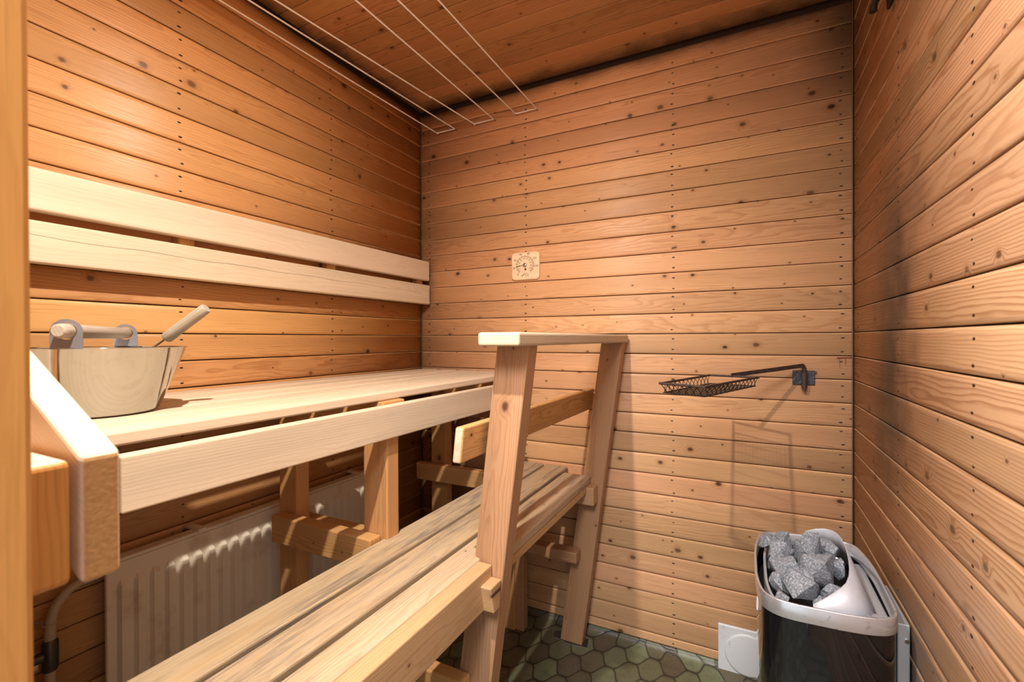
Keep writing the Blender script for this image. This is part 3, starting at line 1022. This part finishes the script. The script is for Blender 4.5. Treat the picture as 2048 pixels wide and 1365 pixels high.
# ------------------------------------------------------------------ swing-arm wire rack
RK = thing('wire_rack', 'black wire basket on a rusty swing arm fixed to the back wall', 'rack', (1.54, -0.005, 0.98))
mb = MB()
bm = bmesh.new()
bmesh.ops.create_cube(bm, size=1.0)
for v in bm.verts:
    v.co = Vector((v.co.x * 0.062, v.co.y * 0.006, v.co.z * 0.046))
bmesh.ops.bevel(bm, geom=list(bm.edges), offset=0.0015, segments=1, affect='EDGES')
mb.from_bm(bm, Matrix.Translation((1.543, -0.004, 1.005)))
mb.build('bracket_plate', M['dark_plate'], RK)
PV = Vector((1.543, -0.024, 0))
MB().tube([PV + Vector((0, 0, 0.975)), PV + Vector((0, 0, 1.022))], 0.0085, 14).build('pivot_sleeve', M['rust'], RK)
mb = MB()
mb.tube([PV + Vector((0, 0, 0.966)), PV + Vector((0, 0, 1.036)), PV + Vector((-0.003, -0.003, 1.043)), PV + Vector((-0.010, -0.008, 1.045))], 0.0062, 12)
RA, RB, RC, RDD = Vector((1.184, -0.562, 1.020)), Vector((1.276, -0.231, 1.020)), Vector((1.407, -0.262, 1.020)), Vector((1.290, -0.609, 1.020))
end = (RB + RC) / 2 + Vector((-0.004, -0.004, 0.003))
st = PV + Vector((-0.004, -0.006, 1.045))
dv = (end - st)
pr = Vector((0, 0, 1))
sidev = dv.normalized().cross(pr)
vv = []
for p in (st, end):
    for (a, b) in ((-0.0025, -0.006), (0.0025, -0.006), (0.0025, 0.006), (-0.0025, 0.006)):
        vv.append(p + sidev * a + pr * b)
mb.add(vv, [(0, 1, 5, 4), (1, 2, 6, 5), (2, 3, 7, 6), (3, 0, 4, 7), (0, 3, 2, 1), (4, 5, 6, 7)])
mb.build('swing_arm', M['rust'], RK)
MB().tube([(1.573, -0.004, 1.022), (1.577, -0.007, 1.026), (1.580, -0.007, 1.022), (1.576, -0.007, 1.018), (1.573, -0.004, 1.021)], 0.0011, 6).build('wire_eye', M['rust'], RK)
mb = MB()
for a, b in ((RA, RB), (RB, RC), (RC, RDD), (RDD, RA)):
    e = (b - a).normalized() * 0.004
    mb.tube([a - e, b + e], 0.0032, 8)
mb.build('rim', M['rust'], RK)
cen = (RA + RB + RC + RDD) / 4
low = [p + (cen - p) * 0.05 + Vector((0, 0, -0.024)) for p in (RA, RB, RC, RDD)]
mb = MB()
for (i, j) in ((0, 1), (1, 2), (2, 3), (3, 0)):
    a, b, c, d2 = (RA, RB, RC, RDD)[i], (RA, RB, RC, RDD)[j], low[i], low[j]
    mb.tube([c, d2], 0.0014, 6)
    if i == 1:
        continue
    L = (b - a).length
    k_ = max(6, int(L / 0.0265))
    zz = []
    for q in range(k_):
        t0, t1 = q / k_, (q + 1) / k_
        tm = (t0 + t1) / 2
        # loop-shaped strand: from the rim down, round and up again, crossing its neighbour
        ov = 0.35 / k_
        zz = [a.lerp(b, max(0, t0 - ov * 0.2)), c.lerp(d2, min(1, tm + ov * 0.6)).lerp(a.lerp(b, tm), 0.12), c.lerp(d2, tm), c.lerp(d2, max(0, tm - ov * 0.6)).lerp(a.lerp(b, tm), 0.12), a.lerp(b, min(1, t1 + ov * 0.2))]
        mb.tube(zz, 0.00085, 5)
mb.build('side_mesh', M['wire_black'], RK)
mb = MB()
for q in range(1, 14):
    t = q / 14
    mb.tube([low[0].lerp(low[3], t), low[1].lerp(low[2], t)], 0.0009, 5)
for q in range(1, 10):
    t = q / 10
    mb.tube([low[0].lerp(low[1], t) - Vector((0, 0, 0.0016)), low[3].lerp(low[2], t) - Vector((0, 0, 0.0016))], 0.0009, 5)
mb.build('base_mesh', M['wire_black'], RK)

# ------------------------------------------------------------------ vent cover low on the back wall
VC = thing('vent_cover', 'worn white square vent cover with a round disc, low on the back wall', 'vent', (1.36, -0.002, FLOOR))
MB().box(1.288, 1.470, -0.012, -0.0012, FLOOR + 0.006, 0.139, 0.004, 3).build('frame', M['vent_white'], VC)
mb = MB()
ry = Matrix.Rotation(pi / 2, 4, 'X')
mb.lathe([(0.0, 0.0045), (0.064, 0.0045), (0.070, 0.0035), (0.072, 0.0)], 56, (1.380, -0.0125, 0.053), mat=ry)
mb.build('disc', M['vent_white'], VC)

# ------------------------------------------------------------------ wall hook at upper right
HK = thing('wall_hook', 'small black iron hook high on the right wall near the back corner', 'hook', (1.67, -0.44, 1.88))
MB().box(1.668, 1.6748, -0.475, -0.415, 1.895, 1.960, 0.002).build('plate', M['wire_black'], HK)
MB().tube([(1.670, -0.445, 1.925), (1.655, -0.447, 1.915), (1.642, -0.449, 1.905), (1.638, -0.450, 1.893), (1.637, -0.450, 1.880)], [0.006, 0.006, 0.0062, 0.007, 0.0085], 8).build('arm', M['wire_black'], HK)

# ------------------------------------------------------------------ loose sheet under the far post
mb = MB()
zf = FLOOR + 0.0012
sh = [(0.690, -0.060), (0.715, -0.036), (0.83, -0.040), (0.842, -0.100), (0.765, -0.108), (0.700, -0.088)]
mb.loops([[Vector((x, y, FLOOR + 0.0004)) for x, y in sh], [Vector((x, y, zf)) for x, y in sh]], smooth=False, cap0=True, cap1=True)
mb.tube([Vector((x, y, zf)) for x, y in (sh[3], sh[4], sh[5], sh[0], sh[1])], 0.0007, 5, mi=1)
tag(mb.build('floor_patch', [M['sheet'], M['sheet_edge']]), 'small dark glossy sheet lying under the foot of the far post', 'floor patch')

# ------------------------------------------------------------------ sauna heater
HT = thing('sauna_heater', 'black glossy electric sauna heater filled with stones, on the right wall', 'heater', (1.52, -0.5, 0.06))
RIMP = [(1.401, -0.39), (1.3955, -0.454), (1.395, -0.53), (1.3965, -0.60), (1.407, -0.660), (1.429, -0.684), (1.461, -0.6915), (1.506, -0.6905), (1.549, -0.688),
        (1.593, -0.680), (1.622, -0.665), (1.637, -0.640), (1.640, -0.603), (1.642, -0.52), (1.642, -0.432), (1.633, -0.345), (1.618, -0.309),
        (1.580, -0.298), (1.50, -0.300), (1.43, -0.318), (1.410, -0.345)]


def catmull(P, sub=5):
    out = []
    n = len(P)
    for i in range(n):
        p0, p1, p2, p3 = (Vector((*P[(i + q) % n], 0)) for q in (-1, 0, 1, 2))
        for s in range(sub):
            t = s / sub
            out.append(0.5 * ((2 * p1) + (p2 - p0) * t + (2 * p0 - 5 * p1 + 4 * p2 - p3) * t * t + (3 * p1 - p0 - 3 * p2 + p3) * t ** 3))
    return out


RIM = catmull(RIMP)
RC0 = Vector((1.520, -0.495, 0))


def ring_at(z, inset=0.0):
    out = []
    n = len(RIM)
    for i, p in enumerate(RIM):
        t = (RIM[(i + 1) % n] - RIM[i - 1]).normalized()
        nrm = Vector((t.y, -t.x, 0))
        if nrm.dot(RC0 - p) < 0:
            nrm = -nrm
        q = p + nrm * inset
        out.append(Vector((q.x, q.y, z)))
    return out


mb = MB()
mb.loops([ring_at(0.075, 0.006), ring_at(0.08, 0.003), ring_at(0.570, 0.0025)], cap0=True)
mb.build('shell', M['black_gloss'], HT)
mb = MB()
mb.loops([ring_at(0.5665, 0.004), ring_at(0.5665, -0.0005), ring_at(0.568, -0.001), ring_at(0.598, -0.001), ring_at(0.6, 0.0), ring_at(0.6, 0.003), ring_at(0.598, 0.0045), ring_at(0.57, 0.005)])
mb.build('rim_band', M['rim_metal'], HT)
mb = MB()
mb.loops([ring_at(0.520, 0.006), ring_at(0.521, 0.03)], cap0=False, cap1=True)
mb.build('inner_deck', M['black'], HT)
# inner stone cage edge: pale strip following the left and near sides
nR = len(RIM)
seg = [i for i in range(nR) if not (RIM[i].x > 1.612 or RIM[i].y > -0.36)]
il = ring_at(0.0, 0.019)
mb = MB()
lo_ = [Vector((il[i].x, il[i].y, 0.53)) for i in seg]
hi_ = [Vector((il[i].x, il[i].y, 0.587)) for i in seg]
il2 = ring_at(0.0, 0.024)
hi2 = [Vector((il2[i].x, il2[i].y, 0.587)) for i in seg]
lo2 = [Vector((il2[i].x, il2[i].y, 0.53)) for i in seg]
mb.loops([lo_, hi_, hi2, lo2], smooth=False, closed=False)
mb.build('stone_cage', M['light_grey'], HT)
# rear metal shelf along the right wall side
mb = MB()
mb.box(1.612, 1.636, -0.585, -0.335, 0.556, 0.560, 0.001)
mb.box(1.560, 1.612, -0.350, -0.312, 0.566, 0.570, 0.001)
mb.build('rear_shelf', M['light_grey'], HT)
MB().box(1.590, 1.634, -0.640, -0.628, 0.582, 0.584, 0.0005).build('tab', M['light_grey'], HT)
# flared steel collar, low at the near left end and high at the back
base = [(1.495, -0.666), (1.520, -0.668), (1.545, -0.668), (1.570, -0.664), (1.590, -0.654), (1.603, -0.637), (1.609, -0.612), (1.610, -0.57), (1.609, -0.52), (1.607, -0.47), (1.603, -0.42), (1.594, -0.375), (1.575, -0.350), (1.55, -0.342), (1.525, -0.340), (1.50, -0.342)]
top = [(1.497, -0.664, 0.594), (1.512, -0.658, 0.603), (1.529, -0.649, 0.614), (1.546, -0.638, 0.625), (1.558, -0.626, 0.634), (1.566, -0.606, 0.641), (1.571, -0.580, 0.646), (1.5745, -0.552, 0.650), (1.577, -0.520, 0.654), (1.5785, -0.488, 0.657), (1.577, -0.455, 0.660), (1.572, -0.425, 0.661), (1.564, -0.408, 0.661), (1.550, -0.398, 0.659), (1.532, -0.395, 0.654), (1.51, -0.398, 0.646)]
mb = MB()
b_ = [Vector((x, y, 0.578)) for x, y in base]
t_ = [Vector(p) for p in top]
mid = [a.lerp(b, 0.55) + Vector((0.0015, 0, 0)) for a, b in zip(b_, t_)]
mb.loops([b_, mid, t_], smooth=True, closed=False)
oc = mb.build('collar', M['collar_metal'], HT)
sm = oc.modifiers.new('sheet', 'SOLIDIFY')
sm.thickness = 0.0016
sm.offset = 0
mb = MB()
mb.tube([Vector((1.4025 - 0.0105, -0.622 + 0.009 * cos(2 * pi * i / 20), 0.548 + 0.0145 * sin(2 * pi * i / 20))) for i in range(20)], 0.0010, 6, closed=True)
for p in mb.v:
    p.x += 0.0035 - (p.y + 0.60) * 0.12
part_label(mb.build('badge', M['vent_white'], HT), 'small pale oval emblem')
# wall-mounting rail
mb = MB()
mb.box(1.653, 1.6735, -0.572, -0.40, 0.09, 0.548, 0.002)
mb.box(1.645, 1.652, -0.560, -0.40, 0.09, 0.550, 0.001, mi=1)
mb.build('mounting_rail', [M['light_grey'], M['black']], HT)
MB().tube([(1.668, -0.5725, 0.515), (1.668, -0.5745, 0.515)], 0.004, 10).build('screw', M['chrome'], HT)

# ------------------------------------------------------------------ stones
def stone(c, size, seed, rotz=0.0, pts=17, flat=1.0):
    rn = random.Random(seed)
    bm = bmesh.new()
    for _ in range(pts):
        v = Vector((rn.gauss(0, 1), rn.gauss(0, 1), rn.gauss(0, 1))).normalized()
        v *= rn.uniform(0.86, 1.10)
        v.z *= flat
        bm.verts.new(v)
    res = bmesh.ops.convex_hull(bm, input=list(bm.verts))
    junk = [g for g in res['geom_interior'] + res['geom_unused'] if isinstance(g, bmesh.types.BMVert)]
    if junk:
        bmesh.ops.delete(bm, geom=list(set(junk)), context='VERTS')
    bmesh.ops.dissolve_limit(bm, angle_limit=radians(28), verts=list(bm.verts), edges=list(bm.edges))
    bmesh.ops.bevel(bm, geom=list(bm.edges), offset=0.045, segments=1, affect='EDGES', clamp_overlap=True)
    bmesh.ops.triangulate(bm, faces=list(bm.faces))
    bmesh.ops.subdivide_edges(bm, edges=list(bm.edges), cuts=2, use_grid_fill=True)
    for v in bm.verts:
        nz = noise.noise(v.co * 2.6 + Vector((seed * 3.1, 0, 0))) * 0.05 + noise.noise(v.co * 7.0 + Vector((0, seed * 1.7, 0))) * 0.028
        v.co += v.co.normalized() * nz
    m = MB()
    mat = Matrix.Translation(c) @ Matrix.Rotation(rotz, 4, 'Z') @ Matrix.Diagonal((*size, 1.0))
    m.from_bm(bm, mat)
    return m


STONES = [
    # centre, half sizes, label
    ((1.429, -0.440, 0.617), (0.025, 0.024, 0.024), 'grey stone at the far left edge of the heater'),
    ((1.446, -0.490, 0.616), (0.034, 0.030, 0.030), 'pale grey stone at upper left of the heap, next to the far left stone'),
    ((1.466, -0.395, 0.612), (0.026, 0.024, 0.022), 'small grey stone furthest back behind the pale upper left stone'),
    ((1.487, -0.458, 0.617), (0.028, 0.026, 0.028), 'dark wedge stone between the pale left stone and the pointed stone'),
    ((1.515, -0.478, 0.640), (0.024, 0.022, 0.036), 'tall pointed grey stone forming the top of the heap'),
    ((1.552, -0.425, 0.618), (0.027, 0.034, 0.026), 'grey stone at the back, right of the pointed stone, under the collar'),
    ((1.520, -0.565, 0.630), (0.048, 0.044, 0.036), 'big pale grey stone in the middle of the heap'),
    ((1.455, -0.568, 0.616), (0.034, 0.034, 0.033), 'grey stone left of the big middle stone'),
    ((1.488, -0.590, 0.606), (0.024, 0.026, 0.028), 'dark wedge stone squeezed in front of the big middle stone'),
    ((1.442, -0.528, 0.602), (0.020, 0.026, 0.030), 'dark grey stone low at the left, against the cage'),
    ((1.446, -0.596, 0.594), (0.020, 0.026, 0.026), 'grey stone near the left rim, behind the large front stone'),
    ((1.482, -0.622, 0.612), (0.042, 0.031, 0.034), 'large pale grey stone at the front of the heap'),
    ((1.446, -0.638, 0.574), (0.020, 0.020, 0.024), 'grey stone tucked into the near left corner of the rim'),
    ((1.560, -0.510, 0.606), (0.017, 0.019, 0.020), 'dark small stone against the collar, right of the middle stone'),
    ((1.567, -0.470, 0.604), (0.015, 0.018, 0.019), 'dark small stone against the collar, furthest right'),
    ((1.540, -0.606, 0.596), (0.024, 0.024, 0.024), 'dark stone between the big middle stone and the collar front'),
    ((1.518, -0.634, 0.580), (0.020, 0.018, 0.020), 'shadowed stone low beside the collar, right of the front stone'),
]
for i, (c, s, lab) in enumerate(STONES):
    o = stone(Vector(c), [q * (1.08 if c[0] > 1.452 else 1.05) for q in s], 11 + i * 5, rotz=i * 0.7, flat=0.95).build('stone', M['stone'])
    tag(o, lab, 'stone', 'stones in the heater')
